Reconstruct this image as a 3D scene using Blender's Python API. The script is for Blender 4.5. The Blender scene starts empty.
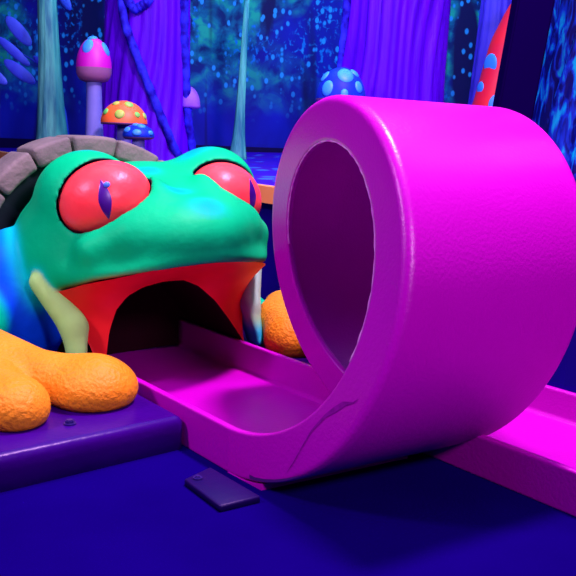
import bpy, bmesh, math, random
import numpy as np
from mathutils import Vector, Matrix

C = bpy.context.scene.collection
PI = math.pi
rng = random.Random(7)

# ------------------------------------------------------------------ frame of the place
R, RV = 0.45, 0.445                      # loop radius (horizontal, vertical)
TW, KK = 0.5302, 0.48797                 # band width and lead along the loop's axis
T1, T2 = 0.1107, 0.1012                  # curb heights
AZ, LAZ = 1.01538, 0.88766
G = np.array([-0.12588, 1.79096, 0.0])   # where the loop touches the floor
ax = np.array([math.sin(AZ), math.cos(AZ), 0.0])      # loop axis
dd = np.array([ax[1], -ax[0], 0.0])
L = np.array([math.cos(LAZ), -math.sin(LAZ), 0.0])    # along the lane, towards the viewer
A = np.array([-L[1], L[0], 0.0])                      # across the lane
ZZ = np.array([0, 0, 1.0])
UC = 0.258                               # middle of the lane
ROT = math.atan2(L[1], L[0])

def W(s, l, z):
    return G + s * L + l * A + z * ZZ

# ------------------------------------------------------------------ object helpers
def tag(o, label=None, cat=None, group=None, kind=None):
    if label: o['label'] = label
    if cat: o['category'] = cat
    if group: o['group'] = group
    if kind: o['kind'] = kind
    return o

def empty(name, loc, rz=0.0):
    o = bpy.data.objects.new(name, None)
    o.empty_display_size = 0.05
    C.objects.link(o)
    o.location = Vector([float(v) for v in loc]); o.rotation_euler = (0, 0, rz)
    return o

def link(name, me, mats, parent=None, smooth=True):
    o = bpy.data.objects.new(name, me)
    C.objects.link(o)
    for m in (mats if isinstance(mats, (list, tuple)) else [mats]):
        me.materials.append(m)
    if smooth:
        me.shade_smooth()
    if parent is not None:
        o.parent = parent
        o.matrix_parent_inverse = (Matrix.Translation(parent.location) @ parent.rotation_euler.to_matrix().to_4x4()).inverted() if parent.parent is None else Matrix.Identity(4)
    return o

def mesh_pydata(name, verts, faces):
    me = bpy.data.meshes.new(name)
    me.from_pydata([tuple(float(c) for c in v) for v in verts], [], [tuple(int(i) for i in f) for f in faces])
    me.update()
    return me

def fix_normals(me):
    bm = bmesh.new(); bm.from_mesh(me)
    bmesh.ops.recalc_face_normals(bm, faces=bm.faces)
    bm.to_mesh(me); bm.free()

def grid_mesh(name, rows, close_u=False, close_v=False, cap=False, cap_start=False, cap_end=False):
    """rows: array (n, m, 3)"""
    rows = np.asarray(rows, float); n, m = rows.shape[:2]
    f = []
    for i in range(n if close_u else n - 1):
        for j in range(m if close_v else m - 1):
            a, b = i, (i + 1) % n
            c, d = j, (j + 1) % m
            f.append((a * m + c, b * m + c, b * m + d, a * m + d))
    if cap or cap_start: f.append(tuple(range(m))[::-1])
    if cap or cap_end: f.append(tuple((n - 1) * m + k for k in range(m)))
    me = mesh_pydata(name, rows.reshape(-1, 3), f)
    fix_normals(me)
    return me

def tube(name, pts, radii, segs=16, caps=True):
    pts = [Vector([float(c) for c in p]) for p in pts]
    rows = []
    up = Vector((0.31, 0.2, 0.93)).normalized()
    for i, p in enumerate(pts):
        t = (pts[min(i + 1, len(pts) - 1)] - pts[max(i - 1, 0)]).normalized()
        if abs(t.dot(up)) > 0.97: up = Vector((1, 0.1, 0)).normalized()
        x = t.cross(up).normalized(); y = x.cross(t).normalized(); up = y
        r = float(radii[i] if hasattr(radii, '__len__') else radii)
        rows.append([p + (r * math.cos(a)) * x + (r * math.sin(a)) * y for a in np.linspace(0, 2 * PI, segs, endpoint=False).tolist()])
    return grid_mesh(name, rows, close_v=True, cap=caps)

def join_meshes(name, parts):
    """parts: list of (mesh, material index)"""
    bm = bmesh.new()
    for me, mi in parts:
        n = len(bm.faces)
        bm.from_mesh(me)
        bm.faces.ensure_lookup_table()
        if mi is not None:
            for f in bm.faces[n:]: f.material_index = mi
    out = bpy.data.meshes.new(name); bm.to_mesh(out); bm.free()
    return out

def rounded_box(name, corners, z0, z1, rad, seg=4):
    """prism on a plan outline with rounded upper edges and corners"""
    bm = bmesh.new()
    vs = [bm.verts.new((c[0], c[1], z0)) for c in corners]
    f = bm.faces.new(vs)
    r = bmesh.ops.extrude_face_region(bm, geom=[f])
    top = [v for v in r['geom'] if isinstance(v, bmesh.types.BMVert)]
    for v in top: v.co.z = z1
    bmesh.ops.recalc_face_normals(bm, faces=bm.faces)
    ed = [e for e in bm.edges if not all(abs(v.co.z - z0) < 1e-6 for v in e.verts)]
    if rad > 0:
        bmesh.ops.bevel(bm, geom=ed, offset=rad, segments=seg, profile=0.5, affect='EDGES')
    me = bpy.data.meshes.new(name); bm.to_mesh(me); bm.free()
    return me

def ellipsoid(name, c, r, rot=None, seg=32, ring=20):
    bm = bmesh.new()
    bmesh.ops.create_uvsphere(bm, u_segments=seg, v_segments=ring, radius=1.0)
    M = Matrix.Translation(Vector([float(v) for v in c])) @ (rot.to_4x4() if rot is not None else Matrix.Identity(4)) @ Matrix.Diagonal((r[0], r[1], r[2], 1))
    bm.transform(M)
    me = bpy.data.meshes.new(name); bm.to_mesh(me); bm.free()
    return me

def cylinder(name, c, r, h, seg=18, bevel=0.0):
    bm = bmesh.new()
    bmesh.ops.create_cone(bm, cap_ends=True, segments=seg, radius1=r, radius2=r, depth=h)
    if bevel:
        bmesh.ops.bevel(bm, geom=[e for e in bm.edges if abs(e.verts[0].co.z - e.verts[1].co.z) < 1e-6], offset=bevel, segments=2, affect='EDGES')
    bm.transform(Matrix.Translation(Vector([float(v) for v in c])))
    me = bpy.data.meshes.new(name); bm.to_mesh(me); bm.free()
    return me

# ------------------------------------------------------------------ materials
def nd(nt, t, **kw):
    n = nt.nodes.new(t)
    for k, v in kw.items():
        if k in n.inputs: n.inputs[k].default_value = v
        else: setattr(n, k, v)
    return n

def col(c): return (c[0], c[1], c[2], 1.0)

def mat(name, c, rough=0.5, c2=None, nscale=6.0, bump=0.0, bscale=60.0, spec=0.5, attr=None, bdetail=3.0, stretch=None):
    m = bpy.data.materials.new(name); m.use_nodes = True
    nt = m.node_tree; b = nt.nodes['Principled BSDF']
    b.inputs['Roughness'].default_value = rough
    b.inputs['Specular IOR Level'].default_value = spec
    tc = nd(nt, 'ShaderNodeTexCoord')
    src = tc.outputs['Object']
    if stretch:
        mp = nd(nt, 'ShaderNodeMapping'); mp.inputs['Scale'].default_value = stretch
        nt.links.new(src, mp.inputs['Vector']); src = mp.outputs['Vector']
    base = None
    if attr:
        at = nd(nt, 'ShaderNodeAttribute', attribute_name=attr); base = at.outputs['Color']
    if c2 is not None:
        n = nd(nt, 'ShaderNodeTexNoise', Scale=nscale, Detail=4.0)
        nt.links.new(src, n.inputs['Vector'])
        rp = nd(nt, 'ShaderNodeValToRGB')
        rp.color_ramp.elements[0].position = 0.35; rp.color_ramp.elements[1].position = 0.68
        rp.color_ramp.elements[0].color = col(c); rp.color_ramp.elements[1].color = col(c2)
        nt.links.new(n.outputs['Fac'], rp.inputs['Fac'])
        if base is not None:
            mx = nd(nt, 'ShaderNodeMix', data_type='RGBA', blend_type='MULTIPLY')
            mx.inputs[0].default_value = 1.0
            nt.links.new(base, mx.inputs[6]); nt.links.new(rp.outputs['Color'], mx.inputs[7])
            nt.links.new(mx.outputs[2], b.inputs['Base Color'])
        else:
            nt.links.new(rp.outputs['Color'], b.inputs['Base Color'])
    elif base is not None:
        nt.links.new(base, b.inputs['Base Color'])
    else:
        b.inputs['Base Color'].default_value = col(c)
    if bump:
        n = nd(nt, 'ShaderNodeTexNoise', Scale=bscale, Detail=bdetail)
        nt.links.new(src, n.inputs['Vector'])
        bp = nd(nt, 'ShaderNodeBump', Strength=bump, Distance=0.01)
        nt.links.new(n.outputs['Fac'], bp.inputs['Height']); nt.links.new(bp.outputs['Normal'], b.inputs['Normal'])
    return m

M_RING = mat('magenta_paint', (0.485, 0.0, 0.445), 0.33, c2=(0.46, 0.0, 0.42), nscale=3, bump=0.12, bscale=130, spec=0.3)
M_CRACK = mat('crack_paint', (0.06, 0.0, 0.16), 0.6)
M_SCUFF = mat('scuff_paint', (0.20, 0.0, 0.22), 0.7, c2=(0.32, 0.0, 0.33), nscale=60, spec=0.1)
M_WORN = mat('worn_edge', (0.75, 0.45, 0.72), 0.6, c2=(0.7, 0.02, 0.7), nscale=40)
M_SKIN = mat('frog_paint', (0.86, 0.86, 0.86), 0.5, c2=(1, 1, 1), nscale=7, bump=0.22, bscale=26, attr='paint', spec=0.06)
M_FOOT = mat('orange_foot', (0.80, 0.30, 0.008), 0.5, c2=(0.82, 0.36, 0.015), nscale=8, bump=0.6, bscale=75, spec=0.2)
M_EYE = mat('red_eye', (0.98, 0.06, 0.06), 0.36, c2=(0.95, 0.085, 0.075), nscale=12, bump=0.2, bscale=30, spec=0.3)
M_NAVY = mat('navy_paint', (0.012, 0.0, 0.09), 0.4)
M_PUPIL = mat('pupil_paint', (0.05, 0.0, 0.22), 0.35, c2=(0.02, 0, 0.12), nscale=10)
M_GLINT = mat('blue_dot', (0.05, 0.25, 0.85), 0.4)
M_MOUTH = mat('red_mouth', (0.85, 0.02, 0.02), 0.5, c2=(0.78, 0.016, 0.02), nscale=8, spec=0.15)
M_DARK = mat('tunnel_shade', (0.022, 0.004, 0.010), 0.9, spec=0.0)  # near-black colour stands in for the shade inside the tunnel
M_STONE = mat('brown_stone', (0.115, 0.13, 0.095), 0.75, c2=(0.17, 0.18, 0.13), nscale=9, bump=0.8, bscale=22)
M_PLINTH = mat('blue_plinth', (0.035, 0.0, 0.17), 0.3, c2=(0.025, 0.0, 0.14), nscale=5, bump=0.12, bscale=40, spec=0.15)
M_PLATE = mat('blue_plate', (0.008, 0.0, 0.07), 0.45, spec=0.2, bump=0.1, bscale=50)
M_BOLT = mat('bolt_metal', (0.02, 0.01, 0.14), 0.3)

# ------------------------------------------------------------------ marching: naive surface nets
def surface_nets(F, org, h):
    nx, ny, nz = F.shape
    S = F < 0
    c = [(0,0,0),(1,0,0),(0,1,0),(1,1,0),(0,0,1),(1,0,1),(0,1,1),(1,1,1)]
    cut = lambda X, o: X[o[0]:nx-1+o[0], o[1]:ny-1+o[1], o[2]:nz-1+o[2]]
    cnt = sum(cut(S, o).astype(np.int8) for o in c)
    act = (cnt > 0) & (cnt < 8)
    idx = -np.ones(act.shape, int); ii = np.argwhere(act); idx[act] = np.arange(len(ii))
    vals = [cut(F, o)[act] for o in c]
    acc = np.zeros((len(ii), 3)); num = np.zeros(len(ii))
    for e in ((0,1),(2,3),(4,5),(6,7),(0,2),(1,3),(4,6),(5,7),(0,4),(1,5),(2,6),(3,7)):
        va, vb = vals[e[0]], vals[e[1]]
        m = (va < 0) != (vb < 0)
        t = np.where(m, va / np.where(m, va - vb, 1), 0)
        pa, pb = np.array(c[e[0]]), np.array(c[e[1]])
        acc += np.where(m[:, None], pa + t[:, None] * (pb - pa), 0); num += m
    V = (ii + acc / num[:, None]) * h + np.array(org)
    faces = []
    for d in range(3):
        u, v = (d + 1) % 3, (d + 2) % 3
        n = [nx, ny, nz]
        sl0 = [slice(None)] * 3; sl1 = [slice(None)] * 3
        sl0[d] = slice(0, n[d] - 1); sl1[d] = slice(1, n[d])
        a, b = S[tuple(sl0)], S[tuple(sl1)]
        ch = np.argwhere(a != b)
        ch = ch[(ch[:, u] > 0) & (ch[:, v] > 0) & (ch[:, u] < n[u] - 1) & (ch[:, v] < n[v] - 1)]
        if not len(ch): continue
        eu = np.zeros(3, int); eu[u] = 1; ev = np.zeros(3, int); ev[v] = 1
        g = lambda q: idx[q[:, 0], q[:, 1], q[:, 2]]
        q = np.stack([g(ch - eu - ev), g(ch - ev), g(ch), g(ch - eu)], 1)
        ins = a[ch[:, 0], ch[:, 1], ch[:, 2]]
        q = np.where(ins[:, None], q, q[:, ::-1])
        faces.append(q)
    return V, np.concatenate(faces)

def smooth_mesh(V, Fq, it=2, k=0.5):
    n = len(V)
    for _ in range(it):
        acc = np.zeros_like(V); cnt = np.zeros(n)
        for i in range(4):
            for j in ((i + 1) % 4, (i + 3) % 4):
                np.add.at(acc, Fq[:, i], V[Fq[:, j]]); np.add.at(cnt, Fq[:, i], 1)
        V = V + k * (acc / np.maximum(cnt, 1)[:, None] - V)
    return V

def smin(a, b, k):
    h = np.clip(0.5 + 0.5 * (b - a) / k, 0, 1)
    return b + (a - b) * h - k * h * (1 - h)

def smax(a, b, k): return -smin(-a, -b, k)

def s_ell(P, c, r, yaw=0.0, e=2.0, roll=0.0):
    x, y, z = P[0] - c[0], P[1] - c[1], P[2] - c[2]
    if yaw:
        cy, sy = math.cos(yaw), math.sin(yaw)
        x, y = x * cy + y * sy, -x * sy + y * cy
    if roll:
        cr, sr = math.cos(roll), math.sin(roll)
        y, z = y * cr + z * sr, -y * sr + z * cr
    if e == 2.0:
        k0 = np.sqrt((x / r[0]) ** 2 + (y / r[1]) ** 2 + (z / r[2]) ** 2)
        k1 = np.sqrt((x / r[0] ** 2) ** 2 + (y / r[1] ** 2) ** 2 + (z / r[2] ** 2) ** 2)
        return k0 * (k0 - 1) / np.maximum(k1, 1e-6)
    k0 = (np.abs(x / r[0]) ** e + np.abs(y / r[1]) ** e + np.abs(z / r[2]) ** e) ** (1 / e)
    return (k0 - 1) * min(r)

def s_cap(P, a, b, ra, rb):
    a, b = np.array(a, float), np.array(b, float)
    ba = b - a
    t = ((P[0] - a[0]) * ba[0] + (P[1] - a[1]) * ba[1] + (P[2] - a[2]) * ba[2]) / (ba @ ba)
    t = np.clip(t, 0, 1)
    return np.sqrt((P[0] - a[0] - t * ba[0]) ** 2 + (P[1] - a[1] - t * ba[1]) ** 2 + (P[2] - a[2] - t * ba[2]) ** 2) - (ra + t * (rb - ra))

def sdf_mesh(fn, lo, hi, h, it=2):
    n = [int(math.ceil((hi[i] - lo[i]) / h)) + 1 for i in range(3)]
    g = np.meshgrid(*[lo[i] + h * np.arange(n[i]) for i in range(3)], indexing='ij')
    V, Fq = surface_nets(fn(g), lo, h)
    return smooth_mesh(V, Fq, it), Fq

def add_paint(me, cols):
    at = me.color_attributes.new('paint', 'FLOAT_COLOR', 'POINT')
    buf = np.ones((len(me.vertices), 4), np.float32); buf[:, :3] = cols
    at.data.foreach_set('color', buf.ravel())

def from_arrays(name, V, Fq):
    me = bpy.data.meshes.new(name)
    me.from_pydata(V.tolist(), [], Fq.tolist()); me.update()
    return me

def LAW(V):
    """(s, u, z) about the middle of the lane -> world"""
    return G + V[:, :1] * L + (V[:, 1:2] + UC) * A + V[:, 2:3] * ZZ

# ------------------------------------------------------------------ corkscrew ramp
def profile(t, rb=0.003):
    r = R - t
    ri, tw, ti = 0.005, 0.020, 0.012
    p = []
    def arc(cx, cy, rad, a0, a1, n):
        for q in np.linspace(a0, a1, n): p.append((cx + rad * math.cos(q), cy + rad * math.sin(q)))
    arc(rb, R - rb, rb, PI / 2, PI, 6)                 # outer near edge
    arc(ri, r + ri, ri, PI, 1.5 * PI, 3)
    arc(tw - ri, r + ri, ri, 1.5 * PI, 2 * PI, 3)
    f = 0.012
    arc(tw + f, R - ti - f, f, PI, PI / 2, 3)
    arc(TW - tw - f, R - ti - f, f, PI / 2, 0, 3)
    arc(TW - tw + ri, r + ri, ri, PI, 1.5 * PI, 3)
    arc(TW - ri, r + ri, ri, 1.5 * PI, 2 * PI, 3)
    arc(TW - rb, R - rb, rb, 0, PI / 2, 6)
    q = []
    for i, a_ in enumerate(p):                          # support points keep the flats flat
        b_ = p[(i + 1) % len(p)]
        q.append(a_)
        d_ = math.hypot(b_[0] - a_[0], b_[1] - a_[1])
        if d_ > 0.03:
            for k in (0.004 / d_, 1 - 0.004 / d_): q.append((a_[0] + (b_[0] - a_[0]) * k, a_[1] + (b_[1] - a_[1]) * k))
    return np.array(q)

def lane_rows(t, s_list, off):
    pr = profile(t)
    return [[G + s * L + (x + off) * ax + (R - rho) * ZZ for x, rho in pr] for s in s_list]

def loop_rows(th_list):
    Cc = G + RV * ZZ
    rows = []
    for th in th_list:
        t = T1 + (T2 - T1) * th / (2 * PI)
        rows.append([Cc + math.sin(th) * rho * dd - math.cos(th) * (rho + RV - R) * ZZ + (x + KK * th / (2 * PI)) * ax for x, rho in profile(t, 0.003 + 0.018 * min(1.0, th / 1.1, max(0.0, (2 * PI - th) / 1.1)))])
    return rows

ramp = empty('corkscrew_ramp', G, ROT)
tag(ramp, 'glossy magenta corkscrew loop ramp with a huge round tube in front of the frog', 'golf ramp')
link('loop_tube', grid_mesh('loop', loop_rows(np.linspace(0, 2 * PI, 145)), close_v=True), M_RING, ramp)
link('entry_channel', grid_mesh('entry', lane_rows(T1, np.linspace(-1.139, 0, 30), 0), close_v=True, cap_start=True), M_RING, ramp)
link('exit_channel', grid_mesh('exit', lane_rows(T2, np.linspace(0, 1.3, 30), KK), close_v=True, cap_end=True), M_RING, ramp)
# base under the loop, with a dark gap between it and the tube
rows = []
for s in np.linspace(0, 0.125, 12):
    zt_ = RV - RV * math.sqrt(max(0, 1 - (s / R) ** 2))
    th = math.asin(s / R); n_ = KK * th / (2 * PI)
    o_ = G + s * dd + n_ * ax
    rows.append([o_ + x * ax + z * ZZ for x, z in ((-0.002, 0.0), (-0.002, max(0.001, zt_ - 0.003)), (TW * 0.8, max(0.001, zt_ - 0.003)), (TW * 0.8, 0.0))])
link('base_lip', grid_mesh('lip', rows, close_v=True, cap=True), M_RING, ramp, smooth=False)
def face_strip(name, pts, m):
    """thin mark on the near face of the loop: (degrees, distance from the outer edge, width)"""
    rows = []
    for dg, e, w_ in pts:
        th = math.radians(dg)
        row = []
        for q in (-1, 0, 1):
            rho = R - e + q * w_ / 2
            row.append(G + RV * ZZ + math.sin(th) * rho * dd - math.cos(th) * (rho + RV - R) * ZZ + (KK * th / (2 * PI) - 0.0012) * ax)
        rows.append(row)
    return link(name, grid_mesh(name, rows), m, ramp)
face_strip('crack', [(10.5, .010, .010), (13, .008, .007), (17, .0065, .007), (22, .006, .006), (27, .0055, .005), (33, .0045, .002)], M_CRACK)
face_strip('scuff_mark', [(28, .020, .001), (32, .036, .003), (38, .060, .003), (44, .077, .004), (52, .081, .007), (57, .073, .013), (61, .064, .012), (64, .045, .004), (66, .040, .001)], M_SCUFF)
# pale worn line on the inner edge of the near rim
we = []
for th in np.radians(np.linspace(72, 262, 90)):
    t = T1 + (T2 - T1) * th / (2 * PI); rho = R - t - 0.0004
    we.append(G + RV * ZZ + math.sin(th) * rho * dd - math.cos(th) * (rho + RV - R) * ZZ + (0.004 + KK * th / (2 * PI)) * ax)
link('worn_edge', tube('worn', we, [0.0028 + 0.0012 * math.sin(i * 1.7) * math.sin(i * 0.43) for i in range(90)], 6), M_WORN, ramp)

# ------------------------------------------------------------------ frog
EYE = {}
EROLL = math.radians(20)
for sgn in (-1, 1):
    EYE[sgn] = dict(c=np.array([-0.735, sgn * (0.214 + 0.003 * sgn), 0.588]), yaw=math.radians(20) * sgn)

def lip_z(s, u):
    return 0.415 + 0.02 * u - 0.5 * u * u - 0.22 * np.clip(-0.62 - s, 0, 0.5)

ARM = ((-0.95, -0.54, 0.25), (-0.76, -0.62, 0.17), (-1.12, 0.44, 0.22), (-0.88, 0.47, 0.15))
JAW = ((-0.665, 0.306, 0.04), (-0.725, 0.316, 0.215), (-0.80, 0.395, 0.345))

def frog_sdf(P, only=None):
    s, u, z = P
    zt = z - 0.05 * u                                   # the head sits a little askew
    Q = [s, u, zt]
    au = np.abs(u)
    Qa = [s, au, zt]
    head = s_ell(Q, (-0.92, 0, 0.50), (0.32, 0.37, 0.20))
    head = smin(head, s_ell(Q, (-0.76, 0, 0.50), (0.30, 0.295, 0.145)), 0.06)            # snout
    head = smin(head, s_ell(Q, (-0.80, 0, 0.39), (0.33, 0.375, 0.135)), 0.06)           # broad upper lip
    head = smin(head, s_ell(Qa, (-0.84, 0.225, 0.595), (0.165, 0.155, 0.15)), 0.05)     # brow bulges
    head = smin(head, s_ell(Qa, (-0.92, 0.27, 0.42), (0.22, 0.15, 0.18)), 0.05)         # cheeks
    lid = smin(s_cap(Qa, (-0.63, 0.095, 0.585), (-0.605, 0.20, 0.505), 0.040, 0.045), s_cap(Qa, (-0.605, 0.20, 0.505), (-0.66, 0.29, 0.465), 0.045, 0.045), 0.03)
    lid = np.minimum(lid, s_cap(Qa, (-0.67, 0.075, 0.655), (-0.635, 0.085, 0.595), 0.036, 0.040))
    head = smin(head, lid, 0.045)
    head = smax(head, -s_ell(Q, (-0.60, 0, 0.79), (0.20, 0.16, 0.15)), 0.05)            # dip between the eyes
    head = smax(head, lip_z(s, u) - z, 0.03)
    Pa = [s, au, z]
    thr = s_ell(Pa, (-1.02, 0.08, 0.22), (0.36, 0.28, 0.30))
    body = s_ell(P, (-1.15, 0, 0.27), (0.40, 0.34, 0.27))
    sh = s_ell(P, (-0.98, -0.40, 0.25), (0.14, 0.15, 0.24))
    arm = np.minimum(s_cap(P, ARM[0], ARM[1], 0.10, 0.07), s_cap(P, ARM[2], ARM[3], 0.08, 0.055))
    lower = smin(smin(thr, body, 0.08), smin(sh, arm, 0.06), 0.06)
    jamb = smin(s_cap(Pa, JAW[0], JAW[1], 0.043, 0.042), s_cap(Pa, JAW[1], JAW[2], 0.044, 0.030), 0.02)
    lower = smin(lower, jamb, 0.03)
    if only: return head, lower, arm, jamb
    # tunnel for the lane
    arch = (np.abs(u / 0.315) ** 2.6 + np.abs(np.maximum(z, 0) / 0.365) ** 2.6) ** (1 / 2.6) - 1
    lower = smax(lower, -0.28 * arch, 0.012)
    # open mouth in front
    mth = np.maximum(np.maximum(au - (0.245 + 0.30 * np.clip(z - 0.1, 0, 0.3)), -0.84 - s), z - 0.43)
    lower = smax(lower, -mth, 0.012)
    f = smin(head, lower, 0.014)
    for sg in (-1, 1):
        e = EYE[sg]
        sock = s_ell(P, tuple(e['c']), (0.128, 0.147, 0.122), yaw=e['yaw'], roll=-sg * EROLL)
        f = smax(f, -sock, 0.006)
    return smax(smax(f, 0.087 - z, 0.004), -1.16 - s, 0.01)

V, Fq = sdf_mesh(frog_sdf, (-1.20, -0.80, 0.07), (-0.42, 0.66, 0.78), 0.008, 3)

def mixc(c, c2, m): return c * (1 - m[:, None]) + np.array(c2)[None] * m[:, None]
def sstep(x, a, b):
    t = np.clip((x - a) / (b - a), 0, 1); return t * t * (3 - 2 * t)

s_, u_, z_ = V.T
green, blue, cyan, pale, tan = (0.0, 0.64, 0.17), (0.0, 0.08, 0.75), (0.0, 0.75, 0.60), (0.38, 0.95, 0.20), (0.50, 0.36, 0.10)
cl = np.tile(np.array(green), (len(V), 1))
zl = lip_z(s_, u_)
hd_, lw_, am_, jb_ = frog_sdf([s_, u_, z_], only=True)
flank = sstep(hd_ - lw_, -0.012, 0.03) * sstep(-s_, 0.60, 0.66)
edge = np.exp(-((hd_ - lw_ - 0.012) / 0.028) ** 2) * sstep(-s_, 0.70, 0.8)
cl = mixc(cl, blue, flank); cl = mixc(cl, cyan, 0.85 * edge)
cl = mixc(cl, (0.0, 0.62, 0.24), 1 - sstep(am_, 0.0, 0.03))
jm = 1 - sstep(jb_, 0.0, 0.010)
pj = mixc(np.tile(np.array(pale), (len(V), 1)), (0.03, 0.62, 0.70), sstep(u_, 0, 0.1) * (1 - sstep(z_, 0.13, 0.2)))
pj = mixc(pj, (0.30, 0.52, 0.48), 0.7 * sstep(u_, 0, 0.1) * sstep(z_, 0.14, 0.22))
cl = cl * (1 - jm[:, None]) + pj * jm[:, None]
lipm = np.exp(-((z_ - zl - 0.004) / 0.010) ** 2) * sstep(s_, -0.84, -0.78) * (hd_ < lw_ + 0.005)
cl = mixc(cl, tan, 0.55 * lipm * np.clip(sstep(np.abs(u_), 0.12, 0.3), 0, 1))
for sg in (-1, 1):                                      # navy outline painted inside the sockets
    e_ = EYE[sg]
    so = s_ell([s_, u_, z_], tuple(e_['c']), (0.128, 0.147, 0.122), yaw=e_['yaw'], roll=-sg * EROLL)
    cl = mixc(cl, (0.012, 0.0, 0.09), 1 - sstep(so, 0.0005, 0.0045))
# small cyan airbrushed dots on the brow
for (ds, du, r) in ((-0.62, -0.03, 0.022), (-0.52, 0.01, 0.03), (-0.78, -0.05, 0.025), (-0.85, -0.20, 0.03), (-0.84, 0.17, 0.035)):
    m = np.exp(-(((s_ - ds) / r) ** 2 + ((u_ - du) / (1.6 * r)) ** 2)) * (z_ > 0.55)
    cl = mixc(cl, (0.0, 0.42, 0.75), 0.7 * m)

frog = empty('frog_sculpture', W(-0.9, UC, 0.087), ROT)
tag(frog, 'big green frog sculpture with red eyes and wide open red mouth', 'frog sculpture')
me = from_arrays('frog_body', LAW(V), Fq); add_paint(me, cl)
link('body', me, M_SKIN, frog)

def eye_frame(sg, yaw_extra=0.0, pitch=0.0):
    yaw = EYE[sg]['yaw'] + yaw_extra
    return Matrix.Rotation(ROT + yaw, 3, 'Z') @ Matrix.Rotation(-sg * EROLL, 3, 'X')

def eye_pt(sg, phi, psi, k=1.0):
    """point of the eyeball at azimuth phi, elevation psi (own axes)"""
    c = EYE[sg]['c']
    v = Vector((0.117 * math.cos(psi) * math.cos(phi), 0.140 * math.cos(psi) * math.sin(phi), 0.116 * math.sin(psi))) * k
    v = eye_frame(sg) @ v
    return W(c[0], c[1] + UC, c[2]) + np.array(v)

for sg in (-1, 1):
    c = EYE[sg]['c']; cw = W(c[0], c[1] + UC, c[2])
    ey = link('eye', ellipsoid('eyeball', cw, (0.117, 0.140, 0.116), eye_frame(sg), 48, 32), M_EYE, frog)
    # vertical slit pupil, slightly proud of the eyeball
    phi0 = math.radians(-4.0)
    rows = []
    for k in np.linspace(-1, 1, 25):
        psi = k * 0.52 + 0.14
        hw = 0.135 * (1 - abs(k) ** 1.7)
        tilt = (-0.07 if sg < 0 else 0.10) * k
        rows.append([eye_pt(sg, phi0 - tilt + q * hw, psi, 1.012 - 0.010 * abs(q) ** 3) for q in np.linspace(-1, 1, 9)])
    link('pupil', grid_mesh('pupil', rows), M_PUPIL, ey)
    if sg < 0:
        gp = eye_pt(sg, phi0 + 0.15, 0.46, 1.008)
        link('painted_highlight', ellipsoid('gl', gp, (0.006, 0.010, 0.009), eye_frame(sg), 16, 10), M_GLINT, ey)

# red mouth lining: from the rim behind the lip to the arch over the lane
half = [(-0.670, 0.262, 0.05), (-0.705, 0.272, 0.14), (-0.735, 0.300, 0.22), (-0.79, 0.365, 0.31)]
lipc = [(-0.72, -0.355), (-0.64, -0.325), (-0.57, -0.27), (-0.525, -0.18), (-0.505, -0.08), (-0.50, 0.0)]
lipc = lipc + [(q[0], -q[1]) for q in lipc[-2::-1]]
outer = [(q[0], -q[1], q[2]) for q in half] + [(q[0], q[1], lip_z(q[0], q[1]) + 0.006) for q in lipc] + half[::-1]
outer = np.array(outer)
def resample(P, n):
    P = np.asarray(P, float)
    dl = np.r_[0, np.cumsum(np.linalg.norm(np.diff(P, axis=0), axis=1))]
    t = np.linspace(0, dl[-1], n)
    return np.stack([np.interp(t, dl, P[:, i]) for i in range(3)], 1)
arch = np.array([(-0.68, l_ - UC, z_) for l_, z_ in ((0.018, 0.013), (0.020, 0.125), (0.030, 0.20), (0.052, 0.262), (0.090, 0.302), (0.145, 0.326), (0.22, 0.338), (0.29, 0.336), (0.345, 0.312), (0.41, 0.258), (0.47, 0.185), (0.53, 0.105), (0.545, 0.013))])
oc = resample(outer, 49)
rows = []
for k in np.linspace(0, 1, 12):
    rows.append(LAW(oc * (1 - k) + resample(arch, 49) * k))
link('mouth_lining', grid_mesh('mouth', rows), M_MOUTH, frog)
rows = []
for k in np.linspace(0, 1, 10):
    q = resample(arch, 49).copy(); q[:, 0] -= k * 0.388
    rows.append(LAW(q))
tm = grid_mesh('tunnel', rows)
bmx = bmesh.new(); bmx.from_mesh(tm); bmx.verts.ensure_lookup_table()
bmx.faces.new([bmx.verts[9 * 49 + i] for i in range(49)]); bmx.to_mesh(tm); bmx.free()  # dark end cap in place of the tunnel's deep shade
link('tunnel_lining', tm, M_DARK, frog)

def foot_sdf(P):
    s, l, z = P
    f = s_ell(P, (-0.415, -0.145, 0.125), (0.115, 0.115, 0.078), yaw=0.6)
    f = smin(f, s_cap(P, (-0.50, -0.215, 0.135), (-0.42, -0.15, 0.13), 0.062, 0.068), 0.05)
    f2 = s_ell(P, (-0.375, -0.372, 0.125), (0.095, 0.085, 0.075), yaw=-0.1)
    f3 = s_ell(P, (-0.40, -0.62, 0.125), (0.105, 0.09, 0.075), yaw=-0.5)
    rdg = smin(s_cap(P, (-0.74, -0.345, 0.185), (-0.50, -0.23, 0.14), 0.075, 0.062), s_cap(P, (-0.66, -0.35, 0.16), (-0.42, -0.37, 0.125), 0.065, 0.058), 0.04)
    rdg = smin(rdg, s_cap(P, (-0.68, -0.36, 0.16), (-0.45, -0.58, 0.12), 0.06, 0.05), 0.04)
    f = smin(smin(f, f2, 0.02), smin(f3, rdg, 0.03), 0.035)
    return smax(f, 0.0855 - z, 0.008)

def far_foot_sdf(P):
    f = smin(s_cap(P, (-0.545, 0.635, 0.145), (-0.70, 0.705, 0.160), 0.080, 0.088), s_ell(P, (-0.545, 0.635, 0.125), (0.10, 0.095, 0.078)), 0.03)
    f2 = s_ell(P, (-0.50, 0.86, 0.125), (0.095, 0.085, 0.075))
    rdg = smin(s_cap(P, (-0.82, 0.80, 0.165), (-0.66, 0.70, 0.15), 0.070, 0.070), s_cap(P, (-0.80, 0.82, 0.155), (-0.54, 0.86, 0.125), 0.065, 0.058), 0.04)
    return smax(smin(smin(f, f2, 0.02), rdg, 0.035), 0.0855 - P[2], 0.008)

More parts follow.
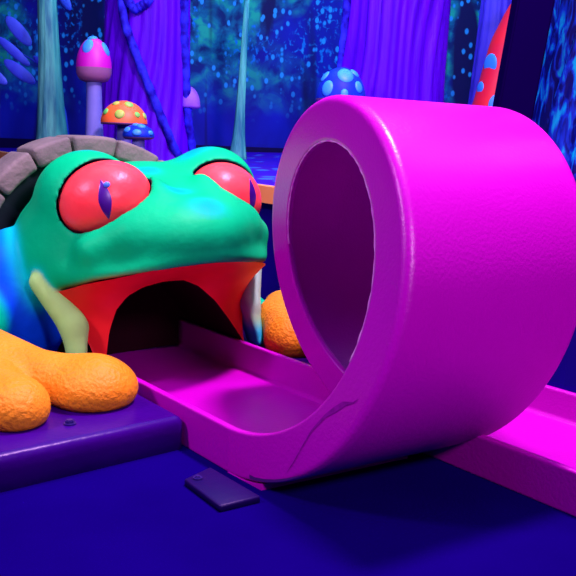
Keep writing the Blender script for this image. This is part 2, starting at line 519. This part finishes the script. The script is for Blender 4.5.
for fn, lo, hi in ((foot_sdf, (-0.86, -0.76, 0.07), (-0.24, 0.02, 0.29)), (far_foot_sdf, (-0.95, 0.50, 0.07), (-0.36, 1.0, 0.29))):
    Vf, Ff = sdf_mesh(fn, lo, hi, 0.0085, 2)
    o = link('front_foot', from_arrays('foot', G + Vf[:, :1] * L + Vf[:, 1:2] * A + Vf[:, 2:3] * ZZ, Ff), M_FOOT, frog)
    o['label'] = 'orange padded front foot'

# ------------------------------------------------------------------ stone arch behind the head
arch_o = empty('stone_arch', W(-1.15, UC, 0.0), ROT)
tag(arch_o, 'brown stone block arch curving behind the frog head', 'stone arch')
edges_deg = [200, 178, 160, 141, 119, 99, 78, 57, 38, 16, -14]
for a0, a1 in zip(edges_deg[:-1], edges_deg[1:]):
    rows = []
    n = 8
    jit = [rng.uniform(-0.006, 0.006) for _ in range(4)]
    def ap(ang, k, s):
        ro = 1.0 if k else 0.845
        q = math.radians(ang)
        return np.array(W(s, UC - 0.115 + (0.42 if math.cos(q) < 0 else 0.50) * ro * math.cos(q), 0.345 + 0.433 * ro * math.sin(q)))
    pad = 0.55
    sec = []
    for ang in np.linspace(a0 - pad, a1 + pad, n):
        ff, bk = -1.04 + jit[0], -1.20 + jit[1]
        sec.append([ap(ang, 0, ff), ap(ang, 1, ff), ap(ang, 1, bk), ap(ang, 0, bk)])
    me = grid_mesh('stone', sec, close_v=True, cap=True)
    bm = bmesh.new(); bm.from_mesh(me)
    sharp = [e for e in bm.edges if len(e.link_faces) == 2 and e.calc_face_angle() > 0.6]
    bmesh.ops.bevel(bm, geom=sharp, offset=0.013, segments=3, profile=0.5, affect='EDGES')
    bm.to_mesh(me); bm.free()
    link('stone_block', me, M_STONE, arch_o)

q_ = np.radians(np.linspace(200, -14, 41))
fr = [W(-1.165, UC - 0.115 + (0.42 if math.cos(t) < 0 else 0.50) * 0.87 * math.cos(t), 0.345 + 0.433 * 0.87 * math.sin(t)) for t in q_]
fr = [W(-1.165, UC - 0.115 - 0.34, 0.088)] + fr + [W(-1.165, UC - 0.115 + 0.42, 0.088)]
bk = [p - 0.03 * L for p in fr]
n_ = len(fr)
bkm = mesh_pydata('arch_shade', fr + bk, [tuple(range(n_))[::-1], tuple(range(n_, 2 * n_))] + [(i, (i + 1) % n_, (i + 1) % n_ + n_, i + n_) for i in range(n_)])
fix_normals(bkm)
link('arch_shade_panel', bkm, mat('arch_shade_paint', (0.004, 0.02, 0.03), 0.8, c2=(0.003, 0.03, 0.03), nscale=8), arch_o, smooth=False)  # added panel, its near-black colour stands in for the shade inside the arch

# ------------------------------------------------------------------ plinths, bolts, plate
def plan(pts): return [W(s, l, 0)[:2] for s, l in pts]
def bolt(name, p, parent, r=0.011, h=0.012):
    me = join_meshes(name, [(cylinder('w', (p[0], p[1], p[2] + 0.002), r * 1.35, 0.004), 0), (cylinder('h', (p[0], p[1], p[2] + h / 2), r, h, 6, 0.002), 0)])
    return link('bolt', me, M_BOLT, parent, smooth=False)
pl = empty('plinth', W(-1.0, -0.7, 0), ROT)
tag(pl, 'dark blue plinth under the near orange frog foot', 'plinth')
link('slab', rounded_box('slab', plan([(-1.5, -1.2), (-0.185, -1.2), (-0.185, -0.006), (-1.5, -0.006)]), 0, 0.0865, 0.022), M_PLINTH, pl)
bolt('bolt', W(-0.285, -0.27, 0.0865), pl)
pr_ = empty('plinth', W(-1.0, 1.2, 0), ROT)
tag(pr_, 'dark blue plinth under the far orange frog foot behind the lane', 'plinth')
link('slab', rounded_box('slab', plan([(-1.3, 0.535), (-0.185, 0.535), (-0.185, 1.0), (-1.3, 1.0)]), 0, 0.0865, 0.022), M_PLINTH, pr_)
bp = empty('floor_plate', W(0.08, -0.09, 0), ROT)
tag(bp, 'small dark blue plate bolted to the floor beside the loop', 'plate')
link('plate', rounded_box('plate', plan([(0.005, -0.125), (0.165, -0.135), (0.175, -0.035), (-0.02, -0.038)]), 0, 0.016, 0.004, 2), M_PLATE, bp)
bolt('bolt', W(0.022, -0.10, 0.016), bp, 0.008, 0.008)

# ------------------------------------------------------------------ room
def floor_mat():
    m = mat('floor_blue', (0.005, 0.0, 0.112), 0.7, c2=(0.0038, 0.0, 0.09), nscale=2.5, bump=0.25, bscale=140, spec=0.0)
    return m
fl = link('floor', mesh_pydata('floor', [(-5, -1.5, 0), (5, -1.5, 0), (5, 7, 0), (-5, 7, 0)], [(0, 1, 2, 3)]), floor_mat(), smooth=False)
tag(fl, kind='structure')

def mural_mat():
    m = bpy.data.materials.new('mural_paint'); m.use_nodes = True
    nt = m.node_tree; b = nt.nodes['Principled BSDF']; b.inputs['Roughness'].default_value = 0.7
    b.inputs['Specular IOR Level'].default_value = 0.2
    tc = nd(nt, 'ShaderNodeTexCoord')
    def noise(scale, st=(1, 1, 1), det=4.0, dist=0.0):
        mp = nd(nt, 'ShaderNodeMapping'); mp.inputs['Scale'].default_value = st
        nt.links.new(tc.outputs['Object'], mp.inputs['Vector'])
        n = nd(nt, 'ShaderNodeTexNoise', Scale=scale, Detail=det, Distortion=dist)
        nt.links.new(mp.outputs['Vector'], n.inputs['Vector']); return n.outputs['Fac']
    def ramp(f, stops):
        r = nd(nt, 'ShaderNodeValToRGB'); e = r.color_ramp.elements
        while len(e) < len(stops): e.new(0.5)
        for i, (p, c) in enumerate(stops): e[i].position = p; e[i].color = col(c)
        nt.links.new(f, r.inputs['Fac']); return r.outputs['Color']
    def mix(fac, a_, b_):
        x = nd(nt, 'ShaderNodeMix', data_type='RGBA')
        nt.links.new(fac, x.inputs[0]); nt.links.new(a_, x.inputs[6]); nt.links.new(b_, x.inputs[7]); return x.outputs[2]
    def math_(op, a_, b_):
        x = nd(nt, 'ShaderNodeMath', operation=op)
        for i, v in enumerate((a_, b_)):
            if isinstance(v, (int, float)): x.inputs[i].default_value = v
            else: nt.links.new(v, x.inputs[i])
        return x.outputs[0]
    base = ramp(noise(1.8, (1, 1, 0.5), 5, 0.8), [(0.3, (0.001, 0.0, 0.05)), (0.5, (0.003, 0.001, 0.22)), (0.72, (0.004, 0.010, 0.46))])
    teal = ramp(noise(7, (1, 1, 1), 6, 0.5), [(0.38, (0.0, 0.012, 0.12)), (0.52, (0.0, 0.12, 0.26)), (0.64, (0.01, 0.36, 0.26))])
    sep = nd(nt, 'ShaderNodeSeparateXYZ'); nt.links.new(tc.outputs['Object'], sep.inputs[0])
    hi = nd(nt, 'ShaderNodeMapRange'); hi.inputs[1].default_value = 1.0; hi.inputs[2].default_value = 1.5
    nt.links.new(sep.outputs['Z'], hi.inputs[0])
    fol = nd(nt, 'ShaderNodeMapRange'); fol.inputs[1].default_value = 0.40; fol.inputs[2].default_value = 0.50
    nt.links.new(noise(1.2, (1, 1, 1), 2), fol.inputs[0])
    c = mix(math_('MULTIPLY', hi.outputs[0], fol.outputs[0]), base, teal)
    stip = nd(nt, 'ShaderNodeMapRange'); stip.inputs[1].default_value = 0.55; stip.inputs[2].default_value = 0.66
    nt.links.new(noise(26, (1, 1, 0.8), 2, 0.3), stip.inputs[0])
    stm = nd(nt, 'ShaderNodeMapRange'); stm.inputs[1].default_value = 0.46; stm.inputs[2].default_value = 0.56
    nt.links.new(noise(2.3, (1, 1, 1), 2), stm.inputs[0])
    sc_ = nd(nt, 'ShaderNodeRGB'); sc_.outputs[0].default_value = (0.0, 0.16, 0.62, 1)
    c = mix(math_('MULTIPLY', math_('MULTIPLY', stip.outputs[0], stm.outputs[0]), hi.outputs[0]), c, sc_.outputs[0])
    trunk = ramp(noise(3.0, (1, 1, 0.12), 3, 0.6), [(0.40, (0, 0, 0)), (0.46, (1, 1, 1))])
    dk = nd(nt, 'ShaderNodeRGB'); dk.outputs[0].default_value = (0.002, 0.0, 0.07, 1)
    c = mix(trunk, dk.outputs[0], c)
    # little painted leaves and lights
    vo = nd(nt, 'ShaderNodeTexVoronoi', Scale=14.0); mp = nd(nt, 'ShaderNodeMapping'); mp.inputs['Scale'].default_value = (1.25, 1, 0.85)
    nt.links.new(tc.outputs['Object'], mp.inputs['Vector']); nt.links.new(mp.outputs['Vector'], vo.inputs['Vector'])
    dots = nd(nt, 'ShaderNodeMapRange'); dots.inputs[1].default_value = 0.34; dots.inputs[2].default_value = 0.22
    nt.links.new(vo.outputs['Distance'], dots.inputs[0])
    sepc = nd(nt, 'ShaderNodeSeparateColor'); nt.links.new(vo.outputs['Color'], sepc.inputs[0])
    few = math_('GREATER_THAN', sepc.outputs[0], 0.45)
    hi2 = nd(nt, 'ShaderNodeMapRange'); hi2.inputs[1].default_value = 0.95; hi2.inputs[2].default_value = 1.35
    nt.links.new(sep.outputs['Z'], hi2.inputs[0])
    cy = nd(nt, 'ShaderNodeRGB'); cy.outputs[0].default_value = (0.02, 0.28, 0.75, 1)
    c = mix(math_('MULTIPLY', math_('MULTIPLY', dots.outputs[0], few), hi2.outputs[0]), c, cy.outputs[0])
    nt.links.new(c, b.inputs['Base Color'])
    return m
M_MURAL = mural_mat()
def slab(name, x0, y0, x1, y1, z0, z1):
    return mesh_pydata(name, [(x0, y0, z0), (x1, y0, z0), (x1, y1, z0), (x0, y1, z0), (x0, y0, z1), (x1, y0, z1), (x1, y1, z1), (x0, y1, z1)],
                       [(0, 3, 2, 1), (4, 5, 6, 7), (0, 1, 5, 4), (1, 2, 6, 5), (2, 3, 7, 6), (3, 0, 4, 7)])
for nme, v in (('wall_back', (-5, 7.0, 5, 7.1, 0, 3.2)), ('wall_left', (-5.1, -1.5, -5, 7.1, 0, 3.2)), ('wall_right', (5, -1.5, 5.1, 7.1, 0, 3.2))):
    tag(link(nme, slab(nme, *v), M_MURAL, smooth=False), kind='structure')

# raised stage with an orange front beam
M_STAGE = mat('stage_paint', (0.07, 0.0, 0.50), 0.4, c2=(0.03, 0.0, 0.62), nscale=3, spec=0.2)
nt = M_STAGE.node_tree; b_ = nt.nodes['Principled BSDF']
src = b_.inputs['Base Color'].links[0].from_socket
tc = nd(nt, 'ShaderNodeTexCoord'); vo = nd(nt, 'ShaderNodeTexVoronoi', Scale=6.5); nt.links.new(tc.outputs['Object'], vo.inputs['Vector'])
mr = nd(nt, 'ShaderNodeMapRange'); mr.inputs[1].default_value = 0.36; mr.inputs[2].default_value = 0.26
sp_ = nd(nt, 'ShaderNodeSeparateColor'); nt.links.new(vo.outputs['Color'], sp_.inputs[0])
gt_ = nd(nt, 'ShaderNodeMath', operation='GREATER_THAN'); gt_.inputs[1].default_value = 0.45; nt.links.new(sp_.outputs[1], gt_.inputs[0])
ml_ = nd(nt, 'ShaderNodeMath', operation='MULTIPLY'); nt.links.new(vo.outputs['Distance'], mr.inputs[0])
nt.links.new(mr.outputs[0], ml_.inputs[0]); nt.links.new(gt_.outputs[0], ml_.inputs[1])
mx_ = nd(nt, 'ShaderNodeMix', data_type='RGBA'); mx_.inputs[7].default_value = (0.05, 0.22, 0.9, 1)
nt.links.new(ml_.outputs[0], mx_.inputs[0]); nt.links.new(src, mx_.inputs[6]); nt.links.new(mx_.outputs[2], b_.inputs['Base Color'])
M_ORANGE = mat('orange_beam', (0.95, 0.36, 0.08), 0.5, c2=(0.95, 0.44, 0.12), nscale=7)
st = empty('stage', (0, 5.0, 0))
tag(st, 'raised purple stage with orange front beam below the painted forest', 'stage')
tag(link('baseboard_back', slab('baseboard_back', -4.9, 6.955, 4.9, 7.0, 0.0, 0.745), mat('baseboard_paint', (0.004, 0.0, 0.05), 0.6, spec=0.1), smooth=False), kind='structure')
def stage_z(x, y): return 0.4176 + 0.04186 * y + 0.01866 * x
def on_stage(x, y): return Vector((x, y, stage_z(x, y)))
FA, FB = on_stage(-2.75, 6.9), on_stage(0.95, 2.62)
P4 = [FA, FB, on_stage(4.8, 2.62), on_stage(4.8, 6.95), on_stage(-2.75, 6.95)]
vs = [tuple(p) for p in P4] + [(p.x, p.y, 0.0) for p in P4]
sm_ = mesh_pydata('stage', vs, [(0, 1, 2, 3, 4), (9, 8, 7, 6, 5)] + [(i, i + 5, (i + 1) % 5 + 5, (i + 1) % 5) for i in range(5)])
for p_ in sm_.polygons: p_.material_index = 0 if p_.index == 0 else 1
link('stage_block', sm_, [M_STAGE, mat('stage_side', (0.008, 0.0, 0.22), 0.6, spec=0.1)], st, smooth=False)
dirv = (FB - FA).normalized(); nrm = Vector((dirv.y, -dirv.x, 0)).normalized()
bv = []
for p in (FA, FB):
    for q, h in ((0.0, 0.003), (-0.07, 0.003), (-0.07, -0.075), (0.0, -0.075)):
        bv.append(p + nrm * (0.004 - q) + Vector((0, 0, h)))
me = mesh_pydata('beam', bv, [(0, 1, 2, 3), (7, 6, 5, 4)] + [(i, i + 4, (i + 1) % 4 + 4, (i + 1) % 4) for i in range(4)])
fix_normals(me); link('edge_beam', me, M_ORANGE, st, smooth=False)

# ------------------------------------------------------------------ forest things
M_PURPLE = mat('purple_bark', (0.065, 0.0, 0.52), 0.5, c2=(0.095, 0.0, 0.66), nscale=5, stretch=(3, 3, 0.4), bump=0.5, bscale=14, spec=0.12)
M_VINE = mat('vine_blue', (0.008, 0.0, 0.22), 0.6, c2=(0.03, 0.035, 0.85), nscale=16, spec=0.05)
M_TEAL = mat('teal_bark', (0.015, 0.20, 0.26), 0.6, c2=(0.13, 0.62, 0.44), nscale=9, stretch=(3, 3, 0.35), bump=0.4, bscale=20)
M_PINK = mat('pink_cap', (0.55, 0.0, 0.42), 0.5, c2=(0.45, 0.0, 0.45), nscale=4)
M_GILL = mat('cap_underside', (0.20, 0.08, 0.22), 0.6, c2=(0.26, 0.11, 0.24), nscale=8)
M_LILAC = mat('lilac_stem', (0.12, 0.15, 0.50), 0.6, c2=(0.17, 0.22, 0.58), nscale=6)
M_CAPO = mat('orange_cap', (0.95, 0.16, 0.02), 0.5, c2=(0.95, 0.26, 0.06), nscale=6)
M_SPG = mat('green_spot', (0.10, 0.75, 0.10), 0.5, c2=(0.55, 0.6, 0.05), nscale=9)
M_SPB = mat('blue_spot', (0.03, 0.32, 0.95), 0.5)
M_CAPB = mat('blue_cap', (0.004, 0.02, 0.42), 0.5, c2=(0.006, 0.05, 0.55), nscale=5, spec=0.15)
M_RED = mat('red_bark', (0.80, 0.012, 0.03), 0.5, c2=(0.7, 0.01, 0.06), nscale=6)
M_BLACK = mat('dark_post', (0.003, 0.0, 0.03), 0.7, spec=0.0)
M_LEAF = mat('pale_leaf', (0.03, 0.05, 0.70), 0.5, c2=(0.05, 0.10, 0.8), nscale=8)
M_GLOW = mat('teal_groove', (0.002, 0.01, 0.16), 0.6, c2=(0.0, 0.40, 0.62), nscale=7, stretch=(1.6, 1.6, 0.5), bump=0.6, bscale=18)

M_GLOW = mat('streaked_bark', (0.001, 0.001, 0.10), 0.6, c2=(0.0, 0.42, 0.55), nscale=8, stretch=(2.2, 2.2, 0.55), bump=0.6, bscale=18, spec=0.1)
for n_ in M_GLOW.node_tree.nodes:
    if n_.type == 'VALTORGB':
        e_ = n_.color_ramp.elements; e_[0].position = 0.44; e_[1].position = 0.66
        m_ = e_.new(0.54); m_.color = (0.003, 0.03, 0.42, 1)
    if n_.type == 'TEX_NOISE' and n_.inputs['Scale'].default_value == 8: n_.inputs['Distortion'].default_value = 1.4

def trunk_mesh(name, base, top, r0, r1, flare, grooves, amp, seed, n=40, m=96, flat=1.0):
    base, top = Vector(base), Vector(top)
    rr = random.Random(seed)
    ph = [rr.uniform(0, 6.28) for _ in range(6)]
    rows = []
    for i in range(n):
        t = i / (n - 1)
        p = base.lerp(top, t)
        r = r0 + (r1 - r0) * t + flare * math.exp(-t * 7)
        row = []
        for j in range(m):
            a = 2 * PI * j / m
            w = a + 0.14 * math.sin(5 * t + ph[0]) + 0.07 * math.sin(11 * t + ph[1] + 2 * a)
            gq = abs(math.sin(grooves * w / 2 + ph[2])) ** 0.30
            q = r * (1 - amp + amp * gq + 0.035 * math.sin(3 * a + ph[3] + 2 * t) + 0.3 * amp * math.sin(1.7 * grooves * w + ph[4]))
            row.append((p.x + q * math.cos(a), p.y + flat * q * math.sin(a), p.z))
        rows.append(row)
    return grid_mesh(name, rows, close_v=True, cap=True)

def purple_tree(x, y, r0, r1, flare, lean, label, seed, vines, grooves=14, amp=0.11):
    z = stage_z(x, y)
    t = empty('purple_tree', (x, y, z)); tag(t, label, 'tree', 'purple grooved tree trunks')
    link('trunk', trunk_mesh('trunk', (x, y, z), (x + lean, y, z + 2.0), r0, r1, flare, grooves, amp, seed), M_PURPLE, t)
    for pts in vines:
        # (azimuth degrees, height) way-points on the bark
        hs = np.linspace(0, 1, 60)
        az = np.interp(hs, np.linspace(0, 1, len(pts)), [p[0] for p in pts]); zz = np.interp(hs, np.linspace(0, 1, len(pts)), [p[1] for p in pts])
        path = []; rad = []
        for k, (aa, h) in enumerate(zip(az, zz)):
            tt = h / 2.0; r = r0 + (r1 - r0) * tt + flare * math.exp(-tt * 7) + 0.012
            q = math.radians(aa)
            path.append((x + lean * tt + r * math.sin(q), y - r * math.cos(q), z + h)); rad.append(0.024 + 0.002 * math.sin(k * 1.6))
        link('vine', tube('vine', path, rad, 10), M_VINE, t)
    return t

purple_tree(-0.86, 4.75, 0.245, 0.225, 0.05, 0.03, 'purple tree trunk with a diagonal vine beside the spotted mushrooms', 3,
            [[(-40, 1.25), (-22, 0.8), (15, 0.42), (42, 0.13), (60, 0.0)], [(58, 1.25), (60, 0.75), (68, 0.3), (80, 0.0)], [(18, 1.02), (8, 0.90), (-8, 0.86), (-20, 0.92), (-28, 1.02)]])
purple_tree(0.545, 4.75, 0.30, 0.285, 0.03, 0.04, 'wide purple tree trunk rising behind the top of the magenta loop', 8,
            [[(-80, 1.3), (-72, 0.9), (-78, 0.5), (-70, 0.0)]], grooves=13, amp=0.17)

def dome(name, c, r, h, under=0.25, n=14, m=40):
    rows = []
    prof = [(0.02, h)] + [(r * math.sin(q), h * math.cos(q)) for q in np.linspace(0.12, PI / 2, n)]
    prof += [(r * 0.985, -0.06 * h * (1 + under)), (r * 0.92, -0.17 * h * under), (r * 0.78, -0.24 * h * under), (r * 0.5, -0.27 * h * under), (0.01, -0.27 * h * under)]
    for pr, pz in prof:
        rows.append([(c[0] + pr * math.cos(a), c[1] + pr * math.sin(a), c[2] + pz) for a in np.linspace(0, 2 * PI, m, endpoint=False)])
    return grid_mesh(name, rows, close_v=True, cap=True)

def dome_spot(name, c, r, h, az, el, size):
    """round spot lying on the dome, az 0 = towards the viewer"""
    q = math.radians(az); e = math.radians(el)
    N = 20
    d0 = Vector((math.sin(q) * math.cos(e), -math.cos(q) * math.cos(e), math.sin(e)))
    x = Vector((math.cos(q), math.sin(q), 0)); y = d0.cross(x)
    def onto(v):
        v = v.normalized()
        return Vector((c[0] + v.x * r * 1.006, c[1] + v.y * r * 1.006, c[2] + max(v.z, -0.02) * h * 1.006))
    rows = []
    for k, off in ((1.0, 0.0), (0.93, 0.004), (0.5, 0.006), (0.02, 0.006)):
        rows.append([onto(d0 + k * size * (math.cos(a) * x + math.sin(a) * y)) + d0 * off for a in np.linspace(0, 2 * PI, N, endpoint=False).tolist()])
    return grid_mesh(name, rows, close_v=True, cap=False)

def mushroom(x, y, z0, zc, r, h, rs, capm, stemm, spotm, spots, label, under=0.25, group=None, bend=0.0):
    t = empty('mushroom', (x, y, z0)); tag(t, label, 'mushroom', group)
    cap = dome('cap', (x, y, zc), r, h, under)
    for p_ in cap.polygons: p_.material_index = 2 if p_.center.z < zc - 0.004 else 0
    parts = [(cap, None)] + [(dome_spot('spot', (x, y, zc), r, h, *sp), 1) for sp in spots]
    link('cap', join_meshes('cap', parts), [capm, spotm, M_GILL], t)
    n = 14
    pts = [(x + bend * (1 - k) ** 2, y, z0 + (zc - 0.1 * h - z0) * k) for k in np.linspace(0, 1, n)]
    rad = [rs * (1 + 0.55 * (1 - k) ** 2) for k in np.linspace(0, 1, n)]
    link('stem', tube('stem', pts, rad, 20), stemm, t)
    return t

mushroom(-1.042, 4.25, stage_z(-1.04, 4.25), 1.125, 0.090, 0.153, 0.038, M_PINK, M_LILAC, M_SPB, [(-15, 45, 0.34), (-20, 82, 0.3), (75, 40, 0.3)], 'tall pink mushroom with blue spots left of the orange mushroom', 1.7)
mushroom(-0.855, 4.1, stage_z(-0.855, 4.1), 0.850, 0.116, 0.110, 0.035, M_CAPO, M_LILAC, M_SPG, [(0, 22, 0.22), (32, 55, 0.2), (-48, 28, 0.16), (48, 22, 0.14), (-28, 58, 0.16), (78, 20, 0.15)], 'orange mushroom with green spots beside the purple trunk', 0.3)
mushroom(-0.754, 3.95, stage_z(-0.754, 3.95), 0.790, 0.077, 0.056, 0.03, M_CAPB, M_LILAC, M_SPB, [(5, 15, 0.3), (-42, 28, 0.28), (30, 55, 0.28), (62, 15, 0.22), (-15, 65, 0.2)], 'small blue mushroom under the orange spotted mushroom', 1.3)
mushroom(0.234, 4.2, stage_z(0.234, 4.2), 1.01, 0.128, 0.160, 0.05, M_CAPB, M_LILAC, M_SPB, [(-38, 18, 0.26), (10, 48, 0.34), (45, 22, 0.2), (-70, 44, 0.22), (60, 55, 0.2), (5, 8, 0.15)], 'round blue spotted mushroom above the magenta loop', 0.2)
# half mushroom growing from the right of the left trunk
sf = empty('shelf_fungus', (-0.60, 4.68, 0.98)); tag(sf, 'small lilac shelf fungus on the right side of the vine-wrapped purple trunk', 'fungus')
link('fungus_cap', dome('fungus', (-0.605, 4.68, 0.97), 0.065, 0.11, 0.5), mat('fungus_paint', (0.16, 0.04, 0.60), 0.6, c2=(0.30, 0.12, 0.6), nscale=10), sf)

def pale_tree(x, y, ztop, r0, r1, flare, label, lean, crown=False):
    z = stage_z(x, y)
    t = empty('pale_tree', (x, y, z)); tag(t, label, 'tree')
    link('trunk', trunk_mesh('trunk', (x, y, z - 0.01), (x + lean, y, ztop), r0, r1, flare, 9, 0.10, int(abs(x) * 100), m=48), M_TEAL, t)
    if crown:
        link('crown', join_meshes('crown', [(ellipsoid('c', (x + lean + dx, y, ztop + dz), (0.13, 0.1, 0.05)), 0) for dx, dz in ((-0.02, 0.03), (0.10, 0.05), (0.02, 0.09))]), mat('crown_paint', (0.03, 0.0, 0.12), 0.6, c2=(0.35, 0.0, 0.45), nscale=9), t)
    return t
pale_tree(-1.66, 5.6, 2.4, 0.085, 0.045, 0.045, 'teal tree trunk between the pale leaves and the pink mushroom', -0.035)
pale_tree(-0.405, 5.9, 1.83, 0.036, 0.017, 0.035, 'thin pale tree behind the frog between the two purple trunks', 0.045, True)

# spotted red trunk, post and glowing bark on the right
rt = empty('red_tree', (1.40, 4.9, stage_z(1.2, 4.9))); tag(rt, 'red tree trunk with blue spots beside the dark post', 'tree')
zt = stage_z(1.2, 4.9)
pts, rad = [], []
for k in np.linspace(0, 1, 24):
    z_k = 0.62 + 1.08 * k; zs = [0.6, 1.047, 1.395, 1.585, 1.66, 1.70]
    pts.append((float(np.interp(z_k, zs, [1.10, 1.205, 1.27, 1.305, 1.32, 1.325])), 4.9, z_k)); rad.append(float(np.interp(z_k, zs, [0.15, 0.14, 0.13, 0.085, 0.055, 0.02])))
tr = tube('red', pts, rad, 28)
parts = [(tr, 0)]
for (k, a, sz) in ((0.42, -8, 0.06), (0.48, -75, 0.04), (0.65, -62, 0.055), (0.68, 18, 0.06), (0.96, 0, 0.035), (0.2, -40, 0.06), (0.30, 50, 0.05)):
    i = int(k * 23); q = math.radians(a)
    c = Vector(pts[i]) + Vector((math.sin(q), -math.cos(q), 0)) * (rad[i] - 0.006)
    parts.append((ellipsoid('sp', c, (sz, 0.012, sz * 1.15), Matrix.Rotation(q, 3, 'Z'), 20, 12), 1))
link('trunk', join_meshes('redtrunk', parts), [M_RED, M_SPB], rt)
bt = empty('bare_tree', (1.32, 5.6, stage_z(1.3, 5.6))); tag(bt, 'dark violet trunk behind the red spotted tree', 'tree')
link('trunk', trunk_mesh('trunk', (1.285, 5.6, stage_z(1.3, 5.6)), (1.37, 5.6, 2.6), 0.11, 0.11, 0.05, 8, 0.08, 11), mat('violet_bark', (0.03, 0.01, 0.42), 0.6, c2=(0.06, 0.02, 0.6), nscale=6), bt)

po = empty('post', (1.02, 3.55, stage_z(0.9, 3.55))); tag(po, 'tall black post leaning to the right beside the red spotted tree', 'post')
z0 = stage_z(0.9, 3.55)
def leaning(name, x0, x1, y, wdt, dep, za, zb):
    v = []
    for x, z in ((x0, za), (x1, zb)):
        v += [(x - wdt / 2, y - dep / 2, z), (x + wdt / 2, y - dep / 2, z), (x + wdt / 2, y + dep / 2, z), (x - wdt / 2, y + dep / 2, z)]
    me = mesh_pydata(name, v, [(3, 2, 1, 0), (4, 5, 6, 7)] + [(i, (i + 1) % 4, (i + 1) % 4 + 4, i + 4) for i in range(4)])
    bm = bmesh.new(); bm.from_mesh(me); bmesh.ops.bevel(bm, geom=list(bm.edges), offset=0.008, segments=2, affect='EDGES'); bm.to_mesh(me); bm.free()
    return me
link('shaft', leaning('shaft', 0.905, 1.065, 3.55, 0.155, 0.12, z0, 2.1), M_BLACK, po, smooth=False)
link('base_plate', leaning('bpl', 0.905, 0.906, 3.55, 0.26, 0.22, z0 - 0.005, z0 + 0.02), M_BLACK, po, smooth=False)

gt = empty('glowing_tree', (1.62, 4.3, stage_z(1.6, 4.3))); tag(gt, 'tree with blue and teal streaked bark at the right edge', 'tree')
link('trunk', trunk_mesh('trunk', (1.56, 4.3, stage_z(1.6, 4.3)), (1.585, 4.3, 2.4), 0.30, 0.28, 0.06, 16, 0.16, 21), M_GLOW, gt)

# pale oblong leaves at the far left
lp = empty('leafy_plant', (-2.05, 5.9, stage_z(-1.9, 5.9))); tag(lp, 'pale blue oblong leaves at the far left of the forest', 'plant')
link('stem', tube('stem', [(-1.62, 5.9, stage_z(-1.9, 5.9)), (-1.66, 5.9, 0.95), (-1.74, 5.9, 1.22), (-1.95, 5.9, 1.34)], [0.012, 0.011, 0.009, 0.006], 8), M_LEAF, lp)
for (x, z, a, b, ang) in ((-1.98, 1.50, 0.13, 0.048, -48), (-1.98, 1.22, 0.135, 0.045, -35), (-2.02, 1.36, 0.15, 0.035, -40), (-1.80, 1.26, 0.11, 0.03, -42), (-2.17, 1.20, 0.12, 0.04, -35), (-1.66, 1.74, 0.10, 0.035, -60)):
    link('leaf', ellipsoid('leaf', (x, 5.9, z), (a, 0.012, b), Matrix.Rotation(math.radians(-ang), 3, 'Y'), 24, 12), M_LEAF, lp)

# ------------------------------------------------------------------ light
def area(name, loc, target, size, power, c, sy=None):
    d = bpy.data.lights.new(name, 'AREA'); d.energy = power; d.color = c; d.size = size
    if sy: d.shape = 'RECTANGLE'; d.size_y = sy
    o = bpy.data.objects.new(name, d); C.objects.link(o)
    o.location = loc
    o.rotation_euler = (Vector(target) - Vector(loc)).to_track_quat('-Z', 'Y').to_euler()
    return o
cen = W(-0.2, 0.3, 0.4)
area('key_lamp', (0.55, 2.15, 3.0), tuple(cen), 0.3, 165, (1.0, 0.50, 0.98))
area('front_lamp', (1.25, -0.45, 2.0), (-0.4, 2.2, 0.3), 0.4, 58, (0.95, 0.55, 1.0))
area('violet_tube', (-0.6, 0.9, 3.0), (-0.4, 1.9, 0), 0.15, 15, (0.30, 0.06, 1.0), 1.2)
to = area('ceiling_tube', (2.2, 2.98, 2.95), (0.45, 1.8, 0.77), 0.9, 9, (0.55, 0.22, 1.0), 0.07)
tx = Vector((0.80, 0.52, 0)).normalized(); tz = (Vector((2.2, 2.98, 2.95)) - Vector((0.45, 1.8, 0.77))).normalized()
ty = tz.cross(tx).normalized(); tx = ty.cross(tz)
to.rotation_euler = Matrix((tx, ty, tz)).transposed().to_euler()
area('left_lamp', (-1.75, 1.15, 2.0), (-0.7, 2.2, 0.3), 0.3, 42, (0.85, 0.5, 1.0))
area('forest_lamp', (0.3, 4.6, 3.1), (0, 6.6, 0.9), 3.0, 120, (0.22, 0.62, 1.0), 0.3)
area('forest_lamp', (0.0, 2.9, 3.0), (0.2, 5.0, 0.9), 2.6, 45, (0.6, 0.6, 1.0), 0.3)

w = bpy.data.worlds.new('world'); bpy.context.scene.world = w; w.use_nodes = True
bg = w.node_tree.nodes['Background']; bg.inputs[0].default_value = (0.20, 0.06, 0.80, 1); bg.inputs[1].default_value = 0.06

# ------------------------------------------------------------------ camera
F_PX, PITCH, HC, ROLL = 798.93, 0.17631, 0.76858, 0.036625
cam = bpy.data.cameras.new('camera'); cam.sensor_width = 36.0; cam.lens = F_PX / 576 * 36.0
co = bpy.data.objects.new('camera', cam); C.objects.link(co)
fw = Vector((0, math.cos(PITCH), -math.sin(PITCH))); Xh = Vector((1, 0, 0)); Uh = Vector((0, math.sin(PITCH), math.cos(PITCH)))
rt_ = math.cos(ROLL) * Xh + math.sin(ROLL) * Uh
up_ = math.cos(ROLL) * Uh - math.sin(ROLL) * Xh
Mx = Matrix((rt_, up_, -fw)).transposed().to_4x4(); Mx.translation = (0, 0, HC)
co.matrix_world = Mx
cam.clip_start = 0.02
sc = bpy.context.scene
sc.camera = co
sc.view_settings.view_transform = 'Standard'; sc.view_settings.look = 'None'
sc.view_settings.exposure = 0.0; sc.view_settings.gamma = 1.0; sc.view_settings.use_curve_mapping = False
